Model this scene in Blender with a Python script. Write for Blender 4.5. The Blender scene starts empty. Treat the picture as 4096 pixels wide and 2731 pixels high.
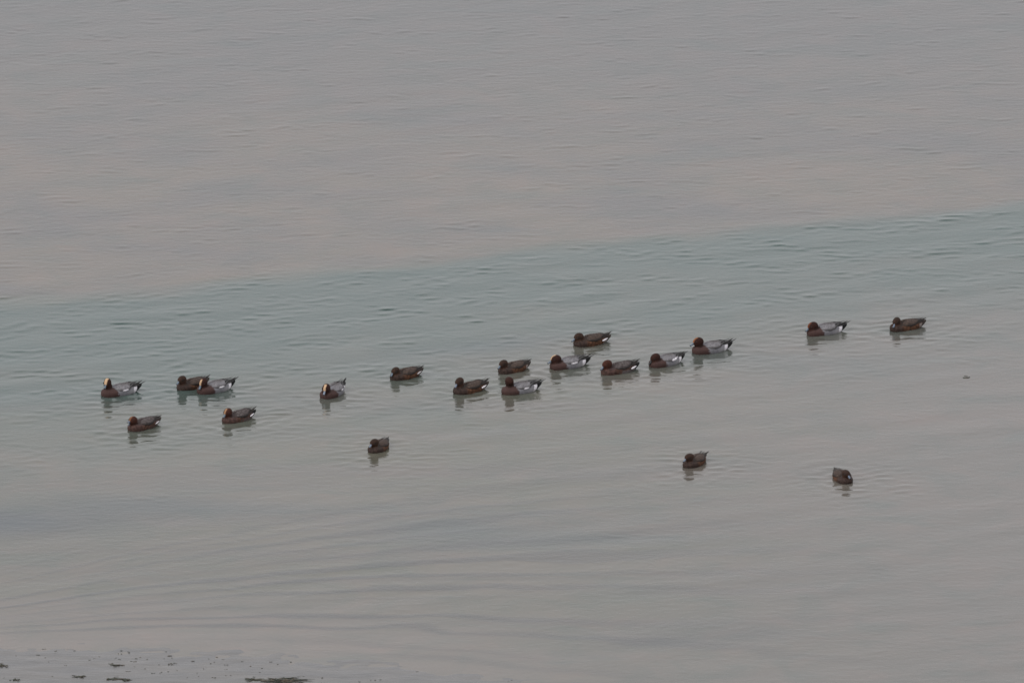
import bpy, math
import numpy as np
from mathutils import Vector, Matrix

# ------------------------------------------------------------------ scene, camera, light
scene = bpy.context.scene
col = scene.collection
R = math.radians
rng = np.random.default_rng(7)

DIST, PITCH = 125.0, R(15.5)
cam_d = bpy.data.cameras.new("camera")
cam = bpy.data.objects.new("camera", cam_d)
col.objects.link(cam)
cam_d.sensor_width = 22.3
cam_d.lens = 300.0
cam_d.clip_start = 1.0
cam_d.clip_end = 20000.0
cam.location = (0.0, -DIST * math.cos(PITCH), DIST * math.sin(PITCH))
cam.rotation_euler = (math.pi / 2 - PITCH, 0.0, 0.0)
scene.camera = cam

CLOUD = 6.4
SUN_EL, SUN_AZ = R(38), R(235)          # azimuth clockwise from +Y: behind the camera, to the left
world = bpy.data.worlds.new("World")
scene.world = world
world.use_nodes = True
wn, wl = world.node_tree.nodes, world.node_tree.links
wn.clear()
wo = wn.new("ShaderNodeOutputWorld")
bg = wn.new("ShaderNodeBackground")
sky = wn.new("ShaderNodeTexSky")
sky.sky_type = 'NISHITA'
sky.sun_disc = False
sky.sun_elevation = SUN_EL
sky.sun_rotation = SUN_AZ
sky.altitude = 0
sky.air_density = 1.6
sky.dust_density = 8.0
sky.ozone_density = 1.0
hs = wn.new("ShaderNodeHueSaturation")   # thick cloud takes most of the blue away
hs.inputs["Saturation"].default_value = 0.12
wl.new(sky.outputs[0], hs.inputs["Color"])
cl = wn.new("ShaderNodeMix"); cl.data_type = 'RGBA'   # an even cloud deck over the clear sky
cl.inputs["Factor"].default_value = 0.75
cl.inputs["B"].default_value = (CLOUD * 1.0, CLOUD * 0.992, CLOUD * 1.03, 1)
wl.new(hs.outputs[0], cl.inputs["A"])
wl.new(cl.outputs["Result"], bg.inputs["Color"])
bg.inputs["Strength"].default_value = 0.15
wl.new(bg.outputs[0], wo.inputs["Surface"])

sun_d = bpy.data.lights.new("sun", 'SUN')
sun_d.energy = 0.5
sun_d.angle = R(25)
sun_d.color = (1.0, 0.95, 0.88)
sun = bpy.data.objects.new("sun", sun_d)
col.objects.link(sun)
sdir = Vector((math.sin(SUN_AZ) * math.cos(SUN_EL), math.cos(SUN_AZ) * math.cos(SUN_EL), math.sin(SUN_EL)))
sun.rotation_euler = sdir.to_track_quat('Z', 'Y').to_euler()
sun.location = sdir * 50

scene.view_settings.view_transform = 'Standard'
scene.view_settings.look = 'None'
scene.view_settings.gamma = 1.0
scene.view_settings.use_curve_mapping = False
scene.view_settings.exposure = 0.16

# ------------------------------------------------------------------ helpers
def sstep(a, b, x):
    t = np.clip((np.asarray(x, float) - a) / (b - a), 0, 1)
    return t * t * (3 - 2 * t)

_nr = np.random.default_rng(3)
_K = _nr.normal(size=(28, 3)); _K /= np.linalg.norm(_K, axis=1)[:, None]
_PH = _nr.uniform(0, 6.28, 28)
def noise(p, scale, seed=0):
    """smooth pseudo noise, about -1..1"""
    p = np.asarray(p, float)
    k = _K * (2 * math.pi / scale) * (0.6 + 0.8 * ((np.arange(28) * 0.618) % 1))[:, None]
    return np.sin(p @ k.T + _PH + seed * 1.7).sum(-1) / math.sqrt(14) * 0.75

def mesh_from(name, V, F, smooth=True):
    me = bpy.data.meshes.new(name)
    me.from_pydata([tuple(v) for v in V], [], [tuple(f) for f in F])
    if smooth:
        me.polygons.foreach_set("use_smooth", np.ones(len(me.polygons), bool))
    me.update()
    return me

def set_color(me, rgb, name="plumage"):
    rgb = np.asarray(rgb, float)
    a = me.color_attributes.new(name, 'FLOAT_COLOR', 'POINT')
    c = np.ones((len(me.vertices), 4), np.float32)
    c[:, :3] = rgb
    a.data.foreach_set("color", c.ravel())

def add_obj(name, me, mat, parent=None):
    o = bpy.data.objects.new(name, me)
    col.objects.link(o)
    if mat is not None and len(me.materials) == 0:
        me.materials.append(mat)
    if parent is not None:
        o.parent = parent
    return o

def verts_of(me):
    v = np.empty(len(me.vertices) * 3, np.float32)
    me.vertices.foreach_get("co", v)
    return v.reshape(-1, 3).astype(float)

def join(parts):
    V, F, n = [], [], 0
    for v, f in parts:
        V.append(np.asarray(v, float))
        F += [tuple(i + n for i in q) for q in f]
        n += len(v)
    return np.concatenate(V), F

def loft(rings):
    """closed surface through rings of equal length"""
    m = len(rings[0]); V = np.concatenate(rings); F = []
    for i in range(len(rings) - 1):
        for j in range(m):
            a, b = i * m + j, i * m + (j + 1) % m
            F.append((a, b, b + m, a + m))
    F.append(tuple(range(m - 1, -1, -1)))
    F.append(tuple(range((len(rings) - 1) * m, len(rings) * m)))
    return V, F

def ellipsoid(c, r, nu=20, nv=12, M=None):
    V, F = [], []
    for i in range(1, nv):
        t = math.pi * i / nv
        for j in range(nu):
            a = 2 * math.pi * j / nu
            V.append((r[0] * math.sin(t) * math.cos(a), r[1] * math.sin(t) * math.sin(a), r[2] * math.cos(t)))
    V += [(0, 0, r[2]), (0, 0, -r[2])]
    top, bot = len(V) - 2, len(V) - 1
    for i in range(nv - 2):
        for j in range(nu):
            a, b = i * nu + j, i * nu + (j + 1) % nu
            F.append((a, a + nu, b + nu, b))
    for j in range(nu):
        F.append((top, j, (j + 1) % nu))
        F.append((bot, (nv - 2) * nu + (j + 1) % nu, (nv - 2) * nu + j))
    V = np.array(V)
    if M is not None:
        V = V @ M.T
    return V + np.asarray(c), F

# ------------------------------------------------------------------ materials
def new_mat(name):
    m = bpy.data.materials.new(name)
    m.use_nodes = True
    nt = m.node_tree
    return m, nt.nodes, nt.links, nt.nodes["Principled BSDF"]

def plumage_mat(name, rough, mottle, scale, bump):
    m, n, l, b = new_mat(name)
    at = n.new("ShaderNodeAttribute"); at.attribute_name = "plumage"
    tc = n.new("ShaderNodeTexCoord")
    nz = n.new("ShaderNodeTexNoise"); nz.inputs["Scale"].default_value = scale; nz.inputs["Detail"].default_value = 4
    l.new(tc.outputs["Object"], nz.inputs["Vector"])
    mr = n.new("ShaderNodeMapRange")
    mr.inputs["From Min"].default_value = 0.3; mr.inputs["From Max"].default_value = 0.7
    mr.inputs["To Min"].default_value = 1 - mottle; mr.inputs["To Max"].default_value = 1 + mottle
    l.new(nz.outputs[0], mr.inputs["Value"])
    mx = n.new("ShaderNodeMix"); mx.data_type = 'RGBA'; mx.blend_type = 'MULTIPLY'
    mx.inputs["Factor"].default_value = 1.0
    l.new(at.outputs["Color"], mx.inputs["A"]); l.new(mr.outputs[0], mx.inputs["B"])
    l.new(mx.outputs["Result"], b.inputs["Base Color"])
    b.inputs["Roughness"].default_value = rough
    b.inputs["Specular IOR Level"].default_value = 0.25
    bp = n.new("ShaderNodeBump"); bp.inputs["Strength"].default_value = bump; bp.inputs["Distance"].default_value = 0.004
    l.new(nz.outputs[0], bp.inputs["Height"]); l.new(bp.outputs[0], b.inputs["Normal"])
    return m

M_BODY = plumage_mat("body_plumage", 0.8, 0.22, 190, 0.5)
M_WING = plumage_mat("wing_plumage", 0.75, 0.25, 150, 0.6)
M_FEATHER = plumage_mat("long_feathers", 0.6, 0.15, 220, 0.3)
M_BILL = plumage_mat("bill_horn", 0.4, 0.06, 120, 0.05)
M_EYE, _n, _l, _b = new_mat("dark_eye")
_b.inputs["Base Color"].default_value = (0.006, 0.004, 0.003, 1); _b.inputs["Roughness"].default_value = 0.08

# ------------------------------------------------------------------ ducks
# torso sections: x, centre z, half width, up, down  (x forward, water at z = 0)
TORSO = np.array([
    (.164, .020, .010, .010, .012), (.152, .022, .040, .028, .036), (.130, .023, .062, .043, .056),
    (.092, .023, .077, .038, .066), (.045, .025, .085, .043, .070), (.0, .027, .088, .053, .070), (-.040, .027, .087, .056, .070),
    (-.090, .028, .079, .052, .062), (-.135, .030, .063, .043, .050), (-.165, .032, .049, .034, .040),
    (-.186, .035, .038, .028, .036), (-.214, .043, .028, .019, .027), (-.246, .054, .013, .008, .012)])

def torso_at(x):
    xs = TORSO[::-1, 0]
    return [np.interp(x, xs, TORSO[::-1, i]) for i in range(1, 5)]

def torso_pt(x, a, off=0.0):
    """a: angle from straight up, positive towards +y"""
    zc, w, up, dn = torso_at(x)
    ca, sa = np.cos(a), np.sin(a)
    e = 0.9
    y = (w + off) * np.sign(sa) * np.abs(sa) ** e
    z = zc + np.where(ca > 0, up + off, dn + off) * np.sign(ca) * np.abs(ca) ** e
    return np.stack(np.broadcast_arrays(x + 0 * a, y, z), -1)

def head_frame(d):
    M = Matrix.Rotation(d['yaw'], 3, 'Z') @ Matrix.Rotation(d['pitch'], 3, 'Y')
    return np.array(M) * np.array(d.get('hs', (1, 1, 1))), np.array((d['hx'], d.get('hy', 0.0), d['hz']))

HR = (.053, .037, .043)

def build_body(d):
    A = np.linspace(0, 2 * math.pi, 28, endpoint=False)
    xs = np.interp(np.linspace(0, 1, 40), np.linspace(0, 1, len(TORSO)), TORSO[:, 0])
    torso = loft([torso_pt(x, A) for x in xs])
    M, c = head_frame(d)
    parts = [torso, ellipsoid(c, HR, M=M),
             ellipsoid(c + M @ np.array((.002, 0, -.012)), (.044, .037, .034), M=M),
             ellipsoid(c + M @ np.array((.026, 0, -.006)), (.029, .023, .025), M=M)]
    # neck: a short thick column from breast to head
    b0 = np.array((c[0] * .5 + .045, 0, .030)); b1 = c + np.array((-.010, 0, -.016))
    ring = []
    for t in np.linspace(0, 1, 8):
        q = b0 * (1 - t) + b1 * t
        r = .046 * (1 - t) + .033 * t
        ring.append(np.stack([q[0] + r * np.cos(A), q[1] + r * .92 * np.sin(A), q[2] + 0 * A], -1))
    parts.append(loft(ring))
    V, F = join(parts)
    me = mesh_from("body_raw", V, F)
    o = bpy.data.objects.new("body_raw", me); col.objects.link(o)
    m = o.modifiers.new("r", 'REMESH'); m.mode = 'VOXEL'; m.voxel_size = .0042
    s = o.modifiers.new("s", 'SMOOTH'); s.factor = .5; s.iterations = 7
    bpy.context.view_layer.update()
    ev = o.evaluated_get(bpy.context.evaluated_depsgraph_get())
    out = bpy.data.meshes.new_from_object(ev)
    bpy.data.objects.remove(o)
    out.polygons.foreach_set("use_smooth", np.ones(len(out.polygons), bool))
    out.name = "body"
    return out

def lerp(a, b, t):
    return a * (1 - t[..., None]) + np.asarray(b) * t[..., None]

CREAM = (.50, .34, .21); CHEST = (.038, .0115, .007); PINK = (.080, .043, .038)
GREY = (.205, .200, .215); PALE = (.30, .29, .30); WHITE = (.80, .77, .80); BLACK = (.010, .010, .010)
BROWN = (.044, .030, .024); RUFOUS = (.125, .058, .032); DARKB = (.028, .020, .017); GREYB = (.085, .072, .068)

def color_body(me, d):
    P = verts_of(me)
    M, c = head_frame(d)
    q = (P - c) @ np.linalg.inv(M).T
    x, y, z = P.T
    qx, qy, qz = q.T
    n1 = noise(P, .030, d['seed']); n2 = noise(P, .012, d['seed'] + 5)
    kind = d['kind']
    C = np.zeros_like(P)
    if kind == 'drake':
        C[:] = GREY
        C *= (1 + .10 * n2)[:, None]
        C = lerp(C, PALE, sstep(-.03, -.12, x) * sstep(.055, .02, z))
        C = lerp(C, PINK, sstep(.028, .048, x + .25 * (.03 - z) + .006 * n1))
        C = lerp(C, WHITE, sstep(-.128, -.138, x + .25 * (z - .03).clip(0) + .004 * n1) * sstep(.066, .056, z))
        C = lerp(C, BLACK, sstep(-.172, -.179, x + .25 * (z - .03)))
        head, face = CHEST, (.028, .012, .008)
    else:
        flank = RUFOUS if kind == 'hen' else (.092, .045, .031)
        C[:] = flank
        C *= (1 + .38 * n1 + .25 * n2).clip(.3)[:, None]
        br = (.052, .032, .026) if kind == 'hen' else (.088, .048, .040)
        C = lerp(C, np.array(br) * (1 + .30 * n2 + .18 * n1).clip(.4)[:, None], sstep(.03, .09, x + .012 * n1))
        back = np.array(BROWN) if kind == 'hen' else np.array((.070, .050, .047))
        C = lerp(C, back, sstep(.045, .060, z + .004 * n1) * sstep(.12, .08, x))
        if kind == 'moulting':
            C = lerp(C, (.17, .15, .15), sstep(.02, -.02, x + .02 * n1) * sstep(.042, .02, z + .006 * n2) * d.get('greyflank', .7))
        C = lerp(C, (.33, .30, .29), sstep(-.130, -.145, x + .006 * n1) * sstep(.055, .04, z) * (.6 + .3 * n2).clip(0, 1))
        C = lerp(C, BLACK if d.get('blackrear') else (.075, .055, .045), sstep(-.172, -.186, x + .004 * n2))
        if kind == 'hen':
            head, face = (.056, .026, .016), (.020, .013, .010)
        else:
            head, face = (.066, .019, .010), (.022, .011, .008)
    dh = np.sqrt((qx / .053) ** 2 + (qy / .040) ** 2 + (qz / .044) ** 2)
    w = sstep(1.42, 1.22, dh + .05 * n1) * sstep(.034, .048, z)
    hc = np.tile(np.array(head), (len(P), 1)) * (1 + .12 * n2 + .1 * n1)[:, None]
    if kind == 'hen':                                   # dark smudge round the eye, dark crown
        hc = lerp(hc, face, .85 * np.exp(-(((qx - .018) / .024) ** 2 + ((qz - .006) / .016) ** 2)))
        hc = lerp(hc, (.034, .022, .016), .6 * sstep(.022, .036, qz))
    else:
        hc = lerp(hc, face, .75 * sstep(-.004, -.030, qz) * sstep(.05, .0, qx))
    C = lerp(C, hc, w) if hc.ndim == 1 else C * (1 - w[:, None]) + hc * w[:, None]
    bl = d.get('blaze', 0)
    if bl:
        ang = np.arctan2(qz / .043, qx / .053)
        wid = d.get('blaze_w', .0140) * (1 + .10 * n2)
        m = sstep(wid, wid - .004, np.abs(qy)) * sstep(-.12, .06, ang) * sstep(R(d.get('blaze_end', 100)), R(d.get('blaze_end', 100) - 14), ang) * sstep(.75, .9, dh)
        C = lerp(C, np.array(d.get('blaze_col', CREAM)) * 1.0, m * bl)
    C = C * (.70 + .30 * sstep(.06, .30, C.mean(1)))[:, None]
    set_color(me, C.clip(.003, .95))

def build_wing(d, s):
    """folded wing shell lying on back and flank, s = +1 left, -1 right"""
    nu, nv = 44, 20
    U, Vv = np.meshgrid(np.linspace(0, 1, nu), np.linspace(0, 1, nv), indexing='ij')
    X = .048 - .213 * U
    a1 = np.interp(U, [0, .12, .35, .6, .8, 1], [R(46), R(68), R(80), R(73), R(52), R(28)])
    a0 = np.interp(U, [0, .1, .3, 1], [R(26), R(10), R(2), R(2)])
    An = (a0 + (a1 - a0) * Vv) * s
    prof = np.minimum(1, 4 * U * (1 - U) + .02) ** .5 * np.minimum(1, 7 * (1 - Vv) + .02) ** .5
    off = .0075 * prof + .0005
    lift = d.get('lift', 1.0) * .014 * sstep(.55, 1.0, U)
    outer = torso_pt(X, An, off); outer[..., 2] += lift
    # shallow scallops of the covert rows
    outer[..., 2] += .0011 * np.sin(U * 40 + Vv * 9) * prof
    inner = torso_pt(X, An, -.010); inner[..., 2] += lift * .8
    inner[..., 0] -= .004 * (0.5 - U)
    n = nu * nv
    Vt = np.concatenate([outer.reshape(-1, 3), inner.reshape(-1, 3)])
    F = []
    idx = lambda i, j: i * nv + j
    for i in range(nu - 1):
        for j in range(nv - 1):
            f = (idx(i, j), idx(i + 1, j), idx(i + 1, j + 1), idx(i, j + 1))
            F.append(f if s < 0 else f[::-1])
            g = tuple(k + n for k in f)
            F.append(g[::-1] if s < 0 else g)
    bd = [idx(i, 0) for i in range(nu)] + [idx(nu - 1, j) for j in range(1, nv)] + \
         [idx(i, nv - 1) for i in range(nu - 2, -1, -1)] + [idx(0, j) for j in range(nv - 2, 0, -1)]
    for k in range(len(bd)):
        a, b = bd[k], bd[(k + 1) % len(bd)]
        f = (a, a + n, b + n, b)
        F.append(f if s < 0 else f[::-1])
    me = mesh_from("wing", Vt, F)
    P = verts_of(me)
    x, y, z = P.T
    vv = np.concatenate([Vv.ravel(), Vv.ravel()])
    n1 = noise(P, .030, d['seed'] + 2); n2 = noise(P, .011, d['seed'] + 9)
    scal = .5 + .5 * np.sin(x * 300 + np.abs(y) * 170 + 1.2 * n1)
    if d['kind'] == 'drake':
        C = np.tile(np.array((.190, .182, .192)), (len(P), 1)) * (1 + .14 * n2 + .08 * n1)[:, None]
        C = lerp(C, (.105, .094, .092), sstep(.45, .1, vv) * sstep(.03, -.06, x) * .8)
        C = lerp(C, (.07, .062, .06), sstep(.68, .80, vv) * .55)
        rear = sstep(-.088, -.106, x + .004 * n1 - .02 * (vv - .5))
        C = lerp(C, (.011, .011, .011), rear)
        C = lerp(C, (.26, .25, .25), rear * (np.abs((vv * 5.2 + .1) % 1 - .5) > .41) * .9)
    else:
        hen = d['kind'] == 'hen'
        C = np.tile(np.array((.050, .033, .027) if hen else (.062, .048, .046)), (len(P), 1))
        C = lerp(C, (.150, .105, .080) if hen else (.190, .165, .160), (scal ** 3) * (.75 + .5 * n1).clip(0, 1))
        C = lerp(C, (.022, .018, .016), sstep(.62, .78, vv) * .75)
        C = lerp(C, (.030, .025, .022), sstep(-.110, -.140, x + .006 * n1) * .9)
    wp = d.get('wingwhite')
    if wp:
        x0, x1, rz = wp                                  # white streak between x0 > x > x1 on the lower edge
        mid, hl = (x0 + x1) / 2, (x0 - x1) / 2
        zl = .037 + rz * 1.3 + .10 * np.maximum(0, mid - x) + d.get('lift', 1.0) * .014 * sstep(.55, 1.0, (.048 - x) / .213)
        e = 1 - ((x - mid) / hl) ** 2 - ((z - zl) / rz) ** 2
        C = lerp(C, WHITE, sstep(0, .25, e))
    C = C * (.72 + .28 * sstep(.06, .30, C.mean(1)))[:, None]
    set_color(me, C.clip(.003, .95))
    return me

def blade(base, tip, width, cn, ce, up=(0, 0, 1), th=.0016, bend=0.0, nseg=9):
    """one lance shaped feather with a pale edge; returns verts, faces, colours"""
    base, tip, up = map(lambda t: np.asarray(t, float), (base, tip, up))
    ax = tip - base; L = np.linalg.norm(ax); ax /= L
    sd = np.cross(up, ax); sd /= np.linalg.norm(sd); nn = np.cross(ax, sd)
    rings, cols = [], []
    for t in np.linspace(0, 1, nseg):
        w = width * (min(1, .55 + 2 * t)) * (1 - t ** 3.2) + .0004
        q = base + ax * L * t + nn * bend * t * t
        h = th * (1 - .6 * t)
        rings.append(np.array([q - sd * w, q - sd * w * .72 + nn * h * .6, q + nn * h, q + sd * w * .72 + nn * h * .6,
                               q + sd * w, q - nn * h * .5]))
        cols += [ce, cn, cn, cn, ce, cn]
    V, F = loft(rings)
    return V, F, cols

def feathers_mesh(name, blades):
    V, F = join([(b[0], b[1]) for b in blades])
    C = np.concatenate([np.array(b[2], float) for b in blades])
    me = mesh_from(name, V, F)
    set_color(me, C)
    return me

def wing_feathers(d, s):
    k = d['kind']; lift = d.get('lift', 1.0); r = np.random.default_rng(d['seed'] * 10 + (s > 0))
    dark, edge = ((.010, .010, .010), (.30, .28, .27)) if k == 'drake' else ((.022, .018, .016), (.13, .105, .09))
    B = []
    for i, (y0, y1, z0, z1, x1) in enumerate([(.016, .010, .085, .079, -.214), (.030, .020, .081, .071, -.222),
                                              (.042, .028, .073, .062, -.218), (.050, .034, .064, .054, -.205)]):
        j = r.normal(0, .0025, 3)
        B.append(blade((-.095 - .008 * i, s * y0, z0), (x1 + j[0], s * (y1 + j[1]), z1 + .007 * lift + j[2]),
                       .0062, dark, edge, up=(0, s * (.2 + .35 * i), 1), bend=.002))
    pc = (.022, .019, .017) if k != 'drake' else (.014, .013, .012)
    for i in range(2):                                   # folded primaries, crossing over the rump
        j = r.normal(0, .003, 3)
        B.append(blade((-.155, s * (.026 + .004 * i), .066 - .003 * i),
                       (-.252 + .022 * i + j[0], s * (.012 + .004 * i + d.get('splay', 0) * .012), .085 + .016 * (lift - 1) - .004 * i + j[2]),
                       0.0082, pc, tuple(2.0 * c for c in pc), up=(0, s * .6, 1), bend=.005 * lift))
    if d.get('vent'):                                    # white edge showing under the closed wing
        B.append(blade((-.108, s * .0785, .034), (-.184, s * .053, .047), .0068 * d['vent'], WHITE, WHITE, up=(.25, s * 1, .45), th=.004, bend=.002))
    return feathers_mesh("flight_feathers", B)

def tail_mesh(d):
    k = d['kind']; dr = k == 'drake' or d.get('blackrear')
    cn, ce = ((.010, .010, .010), (.020, .020, .020)) if dr else ((.034, .026, .022), (.16, .13, .115))
    B = []
    tl = .262 if k == 'drake' else .256
    up_ = d.get('tail_up', 0)
    for i in range(-3, 4):
        f = abs(i) / 3
        B.append(blade((-.185, .008 * i, .042 - .004 * f), (-tl + .034 * f, .0085 * i + 1e-4, .063 - .010 * f + up_),
                       .0100, cn, ce, up=(0, .12 * i, 1), bend=.003, th=.002))
    if k == 'drake':                                     # long pointed middle feathers
        for s in (-1, 1):
            B.append(blade((-.20, .003 * s, .048), (-.292, .002 * s, .075 + up_), .0078, cn, ce, bend=.003, th=.002))
    if not dr:
        for s in (-1, 1):
            B.append(blade((-.180, .020 * s, .018), (-.236, .013 * s, .044), .011, (.20, .175, .16), (.36, .33, .31), up=(0, s, .4)))
    return feathers_mesh("tail", B)

def bill_rings(t0, t1, lower=False, n=9):
    A = np.linspace(0, 2 * math.pi, 14, endpoint=False)
    tt = np.array([0, .010, .022, .034, .042, .047]); ww = np.array([.0100, .0088, .0088, .0092, .0078, .0026])
    hh = np.array([.0125, .0095, .0066, .0048, .0036, .0016])
    out = []
    for t in np.linspace(t0, t1, n):
        w, h = np.interp(t, tt, ww), np.interp(t, tt, hh)
        zc = .0045 * math.exp(-t / .012) + .002 * sstep(.03, .047, t)
        if lower:
            w *= .85; h *= .38; zc = -.005
        out.append(np.stack([t + 0 * A, w * np.cos(A), zc + h * np.sin(A)], -1))
    return out

def make_duck(d):
    kind = d['kind']
    name = {'drake': 'wigeon_drake', 'hen': 'wigeon_hen', 'moulting': 'wigeon_drake'}[kind]
    root = bpy.data.objects.new(name, None)
    root.empty_display_size = .2
    col.objects.link(root)
    X, Y, th, sc = d['pos']
    root.location = (X, Y, d.get('sink', 0.0))
    root.rotation_euler = (0, 0, math.pi + R(th))
    root.scale = (sc, sc, sc * d.get('low', 1.0))
    root['label'] = d['label']; root['category'] = 'duck'
    root['group'] = {'drake': 'wigeon drakes in full plumage', 'hen': 'brown wigeon hens', 'moulting': 'wigeon drakes in moult'}[kind]
    body = build_body(d); color_body(body, d)
    add_obj("body", body, M_BODY, root)
    for s in (1, -1):
        w = add_obj("wing", build_wing(d, s), M_WING, root)
        add_obj("flight_feathers", wing_feathers(d, s), M_FEATHER, w)
    add_obj("tail", tail_mesh(d), M_FEATHER, root)
    M, c = head_frame(d)
    # bill: upper and lower mandible, tilted down from the face
    tilt = np.array(Matrix.Rotation(R(24), 3, 'Y'))
    org = np.array((.043, 0, -.010))
    def place(V, extra=0.0):
        t2 = np.array(Matrix.Rotation(extra, 3, 'Y'))
        return ((V @ t2.T) @ tilt.T + org) @ M.T + c
    gape = d.get('gape', 0.0)
    bc = np.array(d.get('bill', (.15, .19, .24))) * .85
    v, f = loft(bill_rings(0, .0405)); up = (place(v, -gape * .45), f)
    v, f = loft(bill_rings(0, .043, lower=True)); lo = (place(v, gape * .9), f)
    me = mesh_from("bill", *join([up, lo]))
    P = verts_of(me)
    rgb = np.tile(np.array(bc), (len(P), 1))
    rgb[len(up[0]):] *= .6
    set_color(me, rgb)
    bill = add_obj("bill", me, M_BILL, root)
    v, f = loft(bill_rings(.0395, .0470, n=5))
    v[:, 1:] *= 1.06
    me = mesh_from("bill_tip", place(v, -gape * .45), f); set_color(me, (.012, .013, .014))
    add_obj("bill_tip", me, M_BILL, bill)
    for s in (1, -1):
        v, f = ellipsoid((.028, s * .0305, .006), (.0055, .0040, .0050), 12, 8)
        add_obj("eye", mesh_from("eye", v @ M.T + c, f), M_EYE, root)
    return root

H0 = dict(hx=.106, hz=.098, yaw=0.0, pitch=R(4), seed=1)
def D(**k):
    d = dict(H0); d.update(k); return d
WP = (-.002, -.072, .0090)                                   # usual white streak at the wing edge

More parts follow.
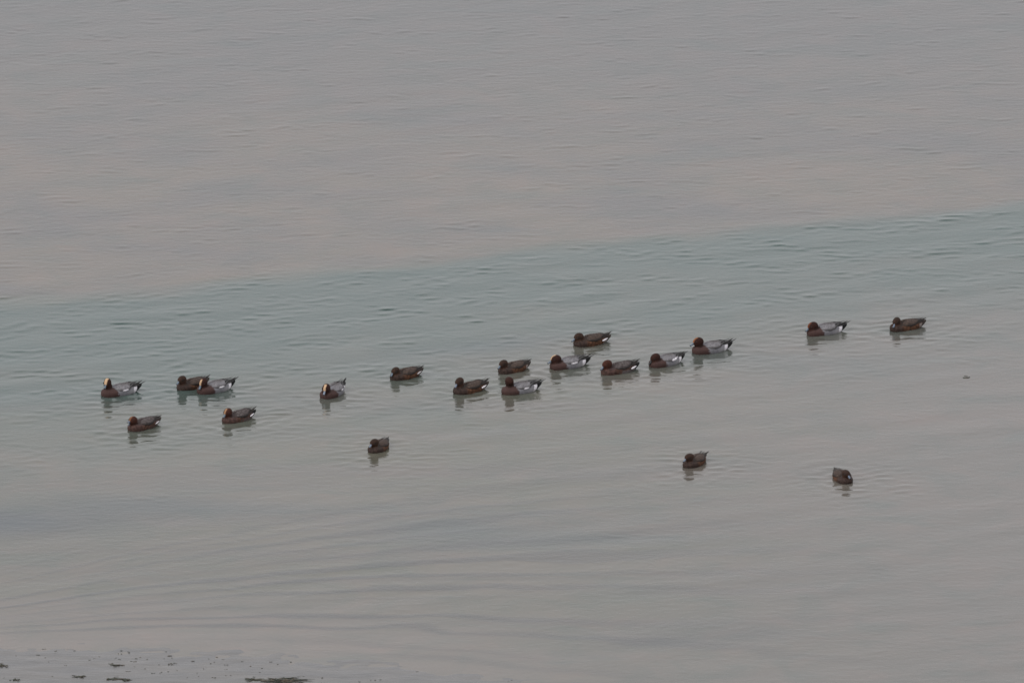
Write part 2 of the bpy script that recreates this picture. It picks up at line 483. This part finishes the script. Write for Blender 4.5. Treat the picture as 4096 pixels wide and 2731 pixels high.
DUCKS = [
 D(kind='drake', pos=(-3.530, -1.756, 32, 1.0), hx=.104, hz=0.114, yaw=R(34), pitch=R(2), hs=(.84, .92, 1.12), blaze=1, wingwhite=WP, lift=1.3, seed=1, blaze_w=.0175,
   label="drake with broad cream forehead and upright neck, leftmost duck of the flock"),
 D(kind='hen', pos=(-2.882, -1.554, 43, .90), hx=.112, hz=0.104, yaw=R(4), seed=2,
   label="brown hen half hidden behind a grey drake at the left"),
 D(kind='drake', pos=(-2.680, -1.657, 38, 1.0), hx=.108, hz=.094, yaw=R(22), pitch=R(14), blaze=.85, blaze_end=85, wingwhite=WP, blaze_w=0.0115, seed=3, tail_up=.008,
   label="drake with ruffled dark head, bill lowered, swimming in front of a brown hen"),
 D(kind='moulting', pos=(-3.285, -2.865, 43.5, .92), hx=.112, hz=0.095, yaw=R(6), pitch=R(-8), gape=R(34), blaze=.6, blaze_end=82, blaze_w=0.01, blaze_col=(.36, .16, .07),
   bill=(.15, .18, .24), vent=.6, seed=4, greyflank=.15,
   label="rusty brown young drake calling with its bill open, lowest duck at the left"),
 D(kind='moulting', pos=(-2.451, -2.621, 43, .93), hx=.108, hz=0.099, yaw=R(12), pitch=R(6), blaze=.85, blaze_end=85, blaze_w=0.0115, blaze_col=(.38, .21, .11), bill=(.14, .17, .21),
   vent=.85, seed=5, lift=1.5, greyflank=.5, blackrear=True,
   label="scruffy moulting drake with orange-buff forehead, mottled dark back and white wing spot"),
 D(kind='drake', pos=(-1.611, -1.784, 64, .98), hx=0.116, hz=.090, yaw=R(8), pitch=R(12), blaze=1, blaze_end=95, wingwhite=(-.015, -.075, .0088), bill=(.24, .28, .35), blaze_w=0.013, seed=6, lift=1.3, tail_up=.01,
   label="drake facing the camera, buff stripe down its forehead and pale blue bill"),
 D(kind='hen', pos=(-.971, -1.211, 39.5, .90), hx=.108, hz=0.084, yaw=R(10), pitch=R(8), vent=.55, seed=7,
   label="brown hen alone in a gap, between the camera-facing drake and the long line"),
 D(kind='hen', pos=(-1.180, -3.560, 69, .90), hx=.104, hz=.110, low=.88, yaw=R(-20), pitch=R(8), tail_up=-0.006, seed=8, lift=0.2, bill=(.18, .22, .29),
   label="dark hen facing the camera alone, low in the water below the flock"),
 D(kind='hen', pos=(-.395, -1.677, 36.5, .93), hx=.100, hz=0.114, yaw=R(16), pitch=R(12), vent=1.1, seed=9, lift=1.7, bill=(.17, .20, .27),
   label="brown hen with bright white wing bar, left of the drake whose bill is hidden"),
 D(kind='drake', pos=(.053, -1.691, 31.5, 1.0), hx=.090, hz=0.112, yaw=R(-96), pitch=R(6), wingwhite=(-.008, -.070, .0085), seed=10,
   label="grey drake with its dark head turned away, hiding its bill"),
 D(kind='hen', pos=(-.001, -1.002, 41.5, .90), hx=.112, hz=0.096, yaw=R(2), pitch=R(6), seed=11,
   label="hen with rufous flanks and bill held forward, just behind the drake whose bill is hidden"),
 D(kind='drake', pos=(.490, -.855, 29, 1.0), hx=.108, hz=0.084, yaw=R(-6), pitch=R(2), blaze=.9, blaze_end=98, wingwhite=(.0, -.076, .0090), blaze_w=0.0105, seed=12,
   label="drake with cream-edged crown and clear white wing streak, swimming below the topmost hen"),
 D(kind='hen', pos=(.696, -.086, 30.5, .94), hx=.112, hz=0.084, yaw=R(0), pitch=R(4), vent=1.1, seed=13, lift=1.1,
   label="brown hen with white wing spot, farthest out and above the rest of the line"),
 D(kind='moulting', pos=(.943, -1.036, 33, .98), hx=.106, hz=0.09, yaw=R(4), pitch=R(10), bill=(.16, .19, .24), vent=1.1, seed=14, lift=1.3, greyflank=.8, blackrear=True,
   label="dark-headed moulting drake with brown wings and black rear"),
 D(kind='drake', pos=(1.370, -.776, 40.5, .99), hx=.104, hz=0.08, yaw=R(-4), pitch=R(16), bill=(.030, .032, .034), wingwhite=(-.020, -.132, .0125), seed=15, lift=.8,
   label="drake with lowered head, dark bill and the largest white wing patch"),
 D(kind='drake', pos=(1.778, -.335, 28.5, 1.0), hx=.106, hz=0.103, yaw=R(-4), pitch=R(0), blaze=0.55, blaze_end=88, blaze_col=(.5, .2, .08), seed=16, tail_up=.006,
   label="drake with rounded head, its dark grey side without wing streak, ending the tight line"),
 D(kind='drake', pos=(2.829, .276, 29, 1.0), hx=.108, hz=0.08, yaw=R(-2), pitch=R(8), blaze=0.55, blaze_end=80, blaze_col=(.26, .075, .022), seed=17, tail_up=.006,
   label="drake with reddish forehead swimming apart, second duck from the right edge"),
 D(kind='hen', pos=(3.574, .429, 30.5, .92), hx=.094, hz=.088, yaw=R(30), pitch=R(14), seed=18, bill=(.16, .20, .27), lift=.7,
   label="dark brown hen hunched low, rightmost duck of the flock"),
 D(kind='hen', pos=(1.601, -4.030, 63, .91), hx=.106, hz=.112, low=.86, yaw=R(-24), pitch=R(8), tail_up=-0.004, seed=19, lift=0.7, splay=1.8, bill=(.16, .20, .26),
   label="rufous-breasted hen facing the camera with wing tips sticking up, in open water"),
 D(kind='hen', pos=(2.896, -4.530, 106, .90), hx=.104, hz=.108, low=.86, yaw=R(16), pitch=R(8), tail_up=-0.004, seed=20, lift=0.2, bill=(.17, .21, .28),
   label="hen seen head-on with bill toward the lower right, nearest duck"),
]

# ------------------------------------------------------------------ water
X0, X1, Y0, Y1, DX, DY = -9.0, 9.0, -16.0, 17.0, .036, .030
gx = np.arange(X0, X1 + 1e-6, DX); gy = np.arange(Y0, Y1 + 1e-6, DY)
NX, NY = len(gx), len(gy)
GX, GY = np.meshgrid(gx, gy)                                # [NY, NX]

def spectrum(lam, bw, wdir, spread, seed):
    """random waves of wavelength lam travelling about wdir (deg); unit rms slope"""
    r = np.random.default_rng(seed)
    w = r.normal(size=(NY, NX))
    kx = np.fft.fftfreq(NX, DX)[None, :]; ky = np.fft.fftfreq(NY, DY)[:, None]
    k = np.hypot(kx, ky) + 1e-9
    ang = np.arctan2(ky, kx) - R(wdir)
    ang = (ang + math.pi / 2) % math.pi - math.pi / 2
    filt = np.exp(-(np.log(k * lam) / bw) ** 2 - (ang / R(spread)) ** 2) / k
    h = np.fft.ifft2(np.fft.fft2(w) * filt).real
    sx = np.gradient(h, DX, axis=1); sy = np.gradient(h, DY, axis=0)
    return h / math.sqrt((sx ** 2 + sy ** 2).mean())

def sharpen(h, a=.7):
    s = h.std(); e = np.exp(a * 1.5 * np.tanh(h / s / 1.5))
    return (e - e.mean()) / a * s

patchy = spectrum(1.6, .7, 100, 60, 50); patchy /= patchy.std()
# shoreline of the mud at the lower left
EDGE = np.array([(-30, -9.9), (-14, -9.35), (-6, -9.60), (-4.30, -9.68), (-3.20, -9.72), (-2.10, -9.91), (-1.0, -10.22), (-.09, -10.56),
                 (2.0, -11.5), (6, -13.6), (12, -17.5), (30, -30)])
def mud_d(x, y):
    """distance into the mud (positive on the mud)"""
    return (np.interp(x, EDGE[:, 0], EDGE[:, 1]) - y) * .93
ragged = spectrum(.9, .7, 110, 60, 53); ragged /= ragged.std()
# zones: the pale flats beyond, the green channel, the smooth shallows in front
wob = .25 * np.sin(GX * .9 + 1) + .15 * np.sin(GX * 2.3 + .3 * GY) + .08 * np.sin(GX * 5.1 + 2)
d1 = 3.24 + .375 * GX + wob * .25 + .06 * ragged - GY                       # > 0 on the near side of the channel's far edge
d2 = GY - (-1.05 + .49 * GX + 1.2 * wob)                    # > 0 beyond the channel's near edge
far = sstep(.25, -.25, d1)
chan = sstep(-.12, .5, d1) * sstep(-2.0, 2.9, d2 + .35 * patchy)
near = 1 - np.clip(far + sstep(-.12, .5, d1) * sstep(-2.2, 1.6, d2), 0, 1)

gust = spectrum(.75, .5, 112, 70, 51); gust = (sstep(-.8, 1.4, gust / gust.std()) * 1.7).clip(0, 1.25)
gust2 = spectrum(.55, .5, 95, 80, 52); gust2 = sstep(-.2, 1.9, gust2 / gust2.std()) * 2.4
Hh = np.zeros_like(GX)
w_ch = sharpen(spectrum(.165, .32, 104, 62, 11), 1.3)
w_ch2 = sharpen(spectrum(.16, .34, 98, 60, 12), 1.3)
w_fine = spectrum(.115, .34, 98, 72, 13)
w_long = spectrum(.62, .45, 118, 24, 14)
chw = chan ** .6
birds = np.zeros_like(GX)                                   # water stirred up round the birds
for d in DUCKS:
    x, y, th, sc = d['pos']
    ix0, ix1 = np.searchsorted(gx, [x - 1.4, x + 1.4]); iy0, iy1 = np.searchsorted(gy, [y - 1.6, y + 1.6])
    sx, sy = GX[iy0:iy1, ix0:ix1] - x - .08, GY[iy0:iy1, ix0:ix1] - y + .12
    birds[iy0:iy1, ix0:ix1] = np.maximum(birds[iy0:iy1, ix0:ix1], np.exp(-((sx / .50) ** 2 + (sy / .62) ** 2) ** 1.5))
wl_ = w_ch * gust * (.030 * chw + .004 * far + .004 * near) + w_ch2 * gust2 * (.014 * chw + .011 * far + .004 * near)
Hh += wl_
Hh += w_ch2 * .036 * birds + w_fine * .022 * birds
Hh += w_fine * (.008 * chan + .009 * far + .008 * near)
Hh += w_long * (.006 * near + .009 * chan + .003 * far)
# rings spreading from each bird
for i, d in enumerate(DUCKS):
    x, y, th, sc = d['pos']
    ix0, ix1 = np.searchsorted(gx, [x - 1.3, x + 1.3]); iy0, iy1 = np.searchsorted(gy, [y - 1.5, y + 1.5])
    sx, sy = GX[iy0:iy1, ix0:ix1] - x, GY[iy0:iy1, ix0:ix1] - y
    a = math.pi + R(th)
    lx, ly = sx * math.cos(a) + sy * math.sin(a), -sx * math.sin(a) + sy * math.cos(a)
    r = np.hypot(lx * .62, ly)                              # ovals round the hull
    env = np.exp(-((r - .10).clip(0) / .27) ** 1.5)
    mod = .55 + .45 * np.sin(3 * np.arctan2(ly, lx) + i * 1.9)
    Hh[iy0:iy1, ix0:ix1] += .0026 * mod * env * np.cos(2 * math.pi * r / .14 + i * 2.1)
edge = np.minimum.reduce([GX - X0, X1 - GX, GY - Y0, Y1 - GY])
Hh *= sstep(0, 1.5, edge)

# ebb streaks: they run along the mud edge and fan out to the right
OFF = -mud_d(GX, GY)
psi = OFF / (1 + .50 * (GX + 4.6).clip(-.9)) + .012 * ragged
rs = np.random.default_rng(21)
streak = np.zeros_like(GX)
for q in range(12):
    f, ph, m1 = rs.uniform(18, 64), rs.uniform(0, 6.28), rs.uniform(.3, .9)
    streak += np.sin(f * psi + ph + .5 * np.sin(m1 * GX + ph * 3)) * (.6 + .4 * np.sin(m1 * 1.3 * GX + 2 * ph))
streak /= streak.std()
smask = sstep(.1, .8, OFF) * sstep(2.6, .7, psi) * sstep(4.5, -1.0, GX) * sstep(-8, -6, GX)
Hh += .0003 * streak * smask
Hh *= .15 + .85 * sstep(.0, -2.2, mud_d(GX, GY))

# wavelets lean forward: their front faces are the steep ones
V = np.stack([GX, GY - 4.5 * wl_ * sstep(0, 1.5, edge), Hh], -1).reshape(-1, 3)
ii = np.arange(NY * NX).reshape(NY, NX)
Fq = np.stack([ii[:-1, :-1], ii[:-1, 1:], ii[1:, 1:], ii[1:, :-1]], -1).reshape(-1, 4)
BIG = 6000.0
outer = np.array([(-BIG, -BIG, 0), (BIG, -BIG, 0), (BIG, BIG, 0), (-BIG, BIG, 0)], float)
nb = len(V)
V = np.concatenate([V, outer])
me = bpy.data.meshes.new("water")
ring = [list(ii[0, :][::-1]) , list(ii[:, -1][::-1]), list(ii[-1, :]), list(ii[:, 0])]
sides = [[nb + 0, nb + 1] + ring[0], [nb + 1, nb + 2] + ring[1], [nb + 2, nb + 3] + ring[2], [nb + 3, nb + 0] + ring[3]]
loops = np.concatenate([Fq.ravel()] + [np.array(s) for s in sides]).astype(np.int32)
tot = np.concatenate([np.full(len(Fq), 4), [len(s) for s in sides]]).astype(np.int32)
start = np.concatenate([[0], np.cumsum(tot)[:-1]]).astype(np.int32)
me.vertices.add(len(V)); me.vertices.foreach_set("co", V.astype(np.float32).ravel())
me.loops.add(len(loops)); me.loops.foreach_set("vertex_index", loops)
me.polygons.add(len(tot)); me.polygons.foreach_set("loop_start", start)
me.update(calc_edges=True)
me.validate()
me.polygons.foreach_set("use_smooth", np.ones(len(me.polygons), bool))
zone = np.zeros((len(V), 4), np.float32); zone[:, 3] = 1
zone[:nb, 0] = far.ravel(); zone[:nb, 1] = chan.ravel(); 
def blob(cx, cy, ax, ay, rot):
    ex, ey = GX - cx, GY - cy; ca, sa = math.cos(R(rot)), math.sin(R(rot))
    return np.exp(-(((ex * ca + ey * sa) / ax) ** 2 + ((-ex * sa + ey * ca) / ay) ** 2) + .25 * patchy)
smear = .9 * blob(-.25, -.15, 1.1, .24, 22) + .8 * blob(-4.3, -5.9, 1.5, .55, 14) + .45 * blob(1.6, -9.3, .9, .3, 10)
zone[:nb, 2] = smear.clip(0, 1).ravel()
zone[:nb, 3] = (sstep(-2.6, -.1, mud_d(GX, GY)) * (1 - .5 * sstep(-1.5, 1.5, GX)) * (.8 + .15 * ragged)).clip(0, 1).ravel()
zone[nb:, 3] = 0
zone[nb + 2:, 0] = 1                                        # the far corners belong to the pale flats
za = me.color_attributes.new("zone", 'FLOAT_COLOR', 'POINT'); za.data.foreach_set("color", zone.ravel())

sa_ = me.attributes.new("streak", 'FLOAT', 'POINT')
sv = np.zeros(len(V), np.float32); sv[:nb] = (sstep(-.2, 1.8, streak) * smask).ravel()
sa_.data.foreach_set("value", sv)
m, n, l, b = new_mat("turbid_water")
at = n.new("ShaderNodeAttribute"); at.attribute_name = "zone"
sp = n.new("ShaderNodeSeparateColor"); l.new(at.outputs["Color"], sp.inputs[0])
tc = n.new("ShaderNodeTexCoord")
def mapped(rot, sc):
    mp = n.new("ShaderNodeMapping"); mp.inputs["Rotation"].default_value = (0, 0, R(rot)); mp.inputs["Scale"].default_value = sc
    l.new(tc.outputs["Object"], mp.inputs["Vector"]); return mp
def nz(mp, scale, detail=3, dist=0.0):
    t = n.new("ShaderNodeTexNoise"); t.inputs["Scale"].default_value = scale; t.inputs["Detail"].default_value = detail
    t.inputs["Distortion"].default_value = dist
    l.new(mp.outputs[0], t.inputs["Vector"]); return t
def mixc(fac, a, c):
    t = n.new("ShaderNodeMix"); t.data_type = 'RGBA'
    if hasattr(fac, 'links'): l.new(fac, t.inputs["Factor"])
    else: t.inputs["Factor"].default_value = fac
    for key, v in (("A", a), ("B", c)):
        if hasattr(v, 'links'): l.new(v, t.inputs[key])
        else: t.inputs[key].default_value = (*v, 1)
    return t.outputs["Result"]
def rampv(src, a, c):
    t = n.new("ShaderNodeMapRange"); t.interpolation_type = 'SMOOTHSTEP'
    t.inputs["From Min"].default_value = a; t.inputs["From Max"].default_value = c
    l.new(src, t.inputs["Value"]); return t.outputs[0]
SHALLOW, SILTY = (.097, .097, .076), (.117, .107, .087)
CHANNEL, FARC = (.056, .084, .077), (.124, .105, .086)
FAR_SKY_TINT, SMEAR, SHORE = (.088, .086, .083), (.042, .054, .062), (.142, .124, .108)
big = nz(mapped(-20, (.35, .9, 1)), .55, 3, .4)             # drifting silt clouds
c0 = mixc(rampv(big.outputs[0], .40, .62), SHALLOW, SILTY)
big2 = nz(mapped(-24, (.25, 1.1, 1)), .42, 2, .3)
c0 = mixc(rampv(big2.outputs[0], .54, .72), c0, (.064, .078, .078))
stk = nz(mapped(-38, (.22, 1.9, 1)), 1.0, 3, .3)             # silt drawn out in streaks by the ebb
c0 = mixc(rampv(stk.outputs[0], .42, .66), c0, (.102, .095, .081))
sxyz = n.new("ShaderNodeSeparateXYZ"); l.new(tc.outputs["Object"], sxyz.inputs[0])
pk = mixc(rampv(big.outputs[0], .35, .6), (.127, .111, .099), (.112, .105, .094))
c0 = mixc(rampv(sxyz.outputs["X"], -.5, 5.0), c0, pk)
c0 = mixc(at.outputs["Alpha"], c0, SHORE)
sk = n.new("ShaderNodeAttribute"); sk.attribute_name = "streak"
skm = n.new("ShaderNodeMath"); skm.operation = 'MULTIPLY'; skm.inputs[1].default_value = .65
l.new(sk.outputs["Fac"], skm.inputs[0])
c0 = mixc(skm.outputs[0], c0, (.052, .054, .056))
c0 = mixc(sp.outputs[2], c0, SMEAR)
fc = mixc(rampv(sxyz.outputs["Y"], 4.0, 13.0), FARC, FAR_SKY_TINT)  # cooler with distance: sky reflection painted into the far water's base colour
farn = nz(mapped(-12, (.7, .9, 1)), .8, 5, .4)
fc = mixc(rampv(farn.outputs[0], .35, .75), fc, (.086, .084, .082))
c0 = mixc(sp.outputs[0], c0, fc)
c0 = mixc(sp.outputs[1], c0, CHANNEL)
# fine cloudiness of the suspended silt: patches of mint, lilac and cream
mo = nz(mapped(-25, (1.3, 1.0, 1)), 1.6, 6, .8)
mo2 = nz(mapped(-40, (.8, 1.6, 1)), .9, 4, .6)
def tint(fac, rgb, src):
    t = n.new("ShaderNodeMix"); t.data_type = 'RGBA'; t.blend_type = 'MULTIPLY'
    l.new(fac, t.inputs["Factor"]); l.new(src, t.inputs["A"]); t.inputs["B"].default_value = (*rgb, 1); return t.outputs["Result"]
c0 = tint(rampv(mo.outputs[0], .48, .72), (.86, .93, .93), c0)
c0 = tint(rampv(mo.outputs[0], .50, .28), (1.10, 1.03, 1.02), c0)
c0 = tint(rampv(mo2.outputs[0], .52, .70), (.88, .96, .97), c0)
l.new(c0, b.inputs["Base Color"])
b.inputs["IOR"].default_value = 1.333
rgh = n.new("ShaderNodeMapRange"); rgh.inputs["To Min"].default_value = .07; rgh.inputs["To Max"].default_value = .14
l.new(sp.outputs[0], rgh.inputs["Value"]); l.new(rgh.outputs[0], b.inputs["Roughness"])
# finest ripples
f1 = nz(mapped(-8, (8.0, 14.0, 1)), 1.0, 4, .6)
f2 = nz(mapped(12, (17.0, 26.0, 1)), 1.0, 3, .4)
ad = n.new("ShaderNodeMath"); ad.operation = 'ADD'; l.new(f1.outputs[0], ad.inputs[0]); l.new(f2.outputs[0], ad.inputs[1])
bp = n.new("ShaderNodeBump"); bp.inputs["Strength"].default_value = .22; bp.inputs["Distance"].default_value = .006
l.new(ad.outputs[0], bp.inputs["Height"]); l.new(bp.outputs[0], b.inputs["Normal"])
me.materials.append(m)
water = add_obj("water", me, m); water['kind'] = 'structure'

# ------------------------------------------------------------------ wet mud at the lower left
mx_ = np.concatenate([np.arange(-60, -14, 1.0), np.arange(-14, 4.0, .05), np.arange(4, 60, 1.0)])
my_ = np.concatenate([np.arange(-90, -20, 1.0), np.arange(-20, -9.0, .05)])
MX, MY = np.meshgrid(mx_, my_)
DD = mud_d(MX, MY)
P3 = np.stack([MX, MY, 0 * MX], -1)
nsm = noise(P3 * np.array((1, 2.2, 1)), .55, 1) * .6 + noise(P3 * np.array((1, 2.0, 1)), .20, 2) * .4
MZ = np.where(DD > 0, .003 * (1 - np.exp(-DD / .25)) + .008 * DD, .010 * DD) + .0024 * nsm
keep = (DD[:-1, :-1] > -.8) & (DD[1:, 1:] > -.8)
mi = np.arange(MX.size).reshape(MX.shape)
Fm = np.stack([mi[:-1, :-1], mi[:-1, 1:], mi[1:, 1:], mi[1:, :-1]], -1)[keep]
used = np.unique(Fm); remap = -np.ones(MX.size, int); remap[used] = np.arange(len(used))
me = mesh_from("mudflat", np.stack([MX, MY, MZ], -1).reshape(-1, 3)[used], remap[Fm])
m, n, l, b = new_mat("wet_mud")
tc = n.new("ShaderNodeTexCoord")
a1 = nz(mapped(-6, (2.0, 5.0, 1)), 1.0, 5, .3)
a2 = nz(mapped(4, (7, 22, 1)), 1.0, 5, .2)
cc = mixc(rampv(a1.outputs[0], .35, .65), (.112, .106, .099), (.094, .093, .092))
l.new(cc, b.inputs["Base Color"])
rr = n.new("ShaderNodeMapRange"); rr.inputs["To Min"].default_value = .12; rr.inputs["To Max"].default_value = .34
l.new(a2.outputs[0], rr.inputs["Value"]); l.new(rr.outputs[0], b.inputs["Roughness"])
b.inputs["IOR"].default_value = 1.34
bp = n.new("ShaderNodeBump"); bp.inputs["Strength"].default_value = .5; bp.inputs["Distance"].default_value = .006
l.new(a2.outputs[0], bp.inputs["Height"]); l.new(bp.outputs[0], b.inputs["Normal"])
mud = add_obj("mudflat", me, m); mud['kind'] = 'structure'

def mud_z(x, y):
    dd = float(mud_d(x, y))
    return (.003 * (1 - math.exp(-dd / .25)) + .008 * dd) if dd > 0 else 0.0

# ------------------------------------------------------------------ weed
m, n, l, b = new_mat("wet_weed")
tc = n.new("ShaderNodeTexCoord")
a1 = nz(mapped(0, (30, 30, 30)), 1.0, 3)
l.new(mixc(rampv(a1.outputs[0], .4, .62), (.014, .022, .010), (.050, .034, .016)), b.inputs["Base Color"])
b.inputs["Roughness"].default_value = .35
M_WEED = m

def weed_parts(cx, cy, cz, L, W, n, r, h=.012, core=True, wd=1.0):
    out = []
    for q in range(n):
        if q == 0 and core:                              # one long strand holds the scrap together
            v, f, _c = blade((cx - L * .5, cy, cz + .001), (cx + L * .5, cy + W * .1, cz + .001), W * .22 + .003, (0, 0, 0), (0, 0, 0), th=.005, nseg=8)
            out.append((v, f)); continue
        px, py = cx + r.normal(0, L * .28), cy + r.normal(0, W * .28)
        a = r.normal(0, .28) + (math.pi if r.random() < .5 else 0)
        ll = L * r.uniform(.18, .42)
        z0 = cz + r.uniform(0, h) * .7
        v, f, _c = blade((px - math.cos(a) * ll * .5, py - math.sin(a) * ll * .5, z0),
                         (px + math.cos(a) * ll * .5, py + math.sin(a) * ll * .5, cz + r.uniform(0, h) * .7),
                         r.uniform(.004, .009) * wd, (0, 0, 0), (0, 0, 0), up=(r.normal(0, .3), r.normal(0, .3), 1), th=.003,
                         bend=r.normal(0, .07) * ll, nseg=6)
        out.append((v, f))
    return out

WEEDS = [
 (-4.265, -10.16, .10, .10, 14, "dark green weed scrap on the wet mud, cut by the left picture edge"),
 (-3.300, -10.14, .09, .06, 10, "small green weed scrap on the mud, standing alone nearest the water's edge"),
 (-3.600, -10.49, .10, .07, 12, "weed scrap with a thin trailing end, left of the longest pale gap on the mud"),
 (-3.305, -10.56, .15, .06, 16, "long thin dark weed strip on the mud near the bottom edge"),
 (-3.205, -10.585, .08, .05, 8, "short weed tuft touching the right end of a long weed strip"),
 (-4.130, -10.576, .06, .05, 7, "tiny round weed scrap at the bottom left corner of the mud"),
 (-1.925, -10.585, .34, .13, 60, "largest weed tangle, green and brown, on the mud at the bottom edge"),
 (-2.165, -10.562, .12, .06, 14, "ragged weed scrap just left of the largest tangle"),
]
for (x, y, L, W, k, lab) in WEEDS:
    r = np.random.default_rng(int(abs(x) * 1000))
    V, F = join(weed_parts(0, 0, 0, L, W, k, r))
    o = add_obj("weed_scrap", mesh_from("weed_scrap", V, F), M_WEED)
    o.location = (x, y, mud_z(x, y) + .001)
    o['label'] = lab; o['category'] = 'seaweed'; o['group'] = 'weed scraps stranded on the mud'
r = np.random.default_rng(99)
V, F = join(weed_parts(0, 0, 0, .065, .09, 7, r, h=.005))
o = add_obj("weed_scrap", mesh_from("weed_scrap", V, F), M_WEED)
o.location = (4.085, -1.223, .0)
o['label'] = "dark weed scrap floating alone on open water at the far right"; o['category'] = 'seaweed'
# countless small specks
r = np.random.default_rng(5)
parts = []
while len(parts) < 650:
    x = r.uniform(-9, 1.2); dd = abs(r.normal(0, .75)) - .04
    y = float(np.interp(x, EDGE[:, 0], EDGE[:, 1])) - dd / .93
    if y < -14 or (math.sin(x * 2.1 + y * 3) + r.normal(0, .7) < .0): continue
    L = r.uniform(.012, .045) * (1 + .4 * (r.random() < .1))
    parts += weed_parts(x, y, mud_z(x, y), L * 1.6, L * .5, r.integers(1, 4), r, h=.002, core=False, wd=.45)
V, F = join(parts)
o = add_obj("weed_specks", mesh_from("weed_specks", V, F), M_WEED)
o['kind'] = 'stuff'; o['label'] = "scatter of tiny dark weed specks on the wet mud"; o['category'] = 'seaweed'

for d in DUCKS:
    make_duck(d)
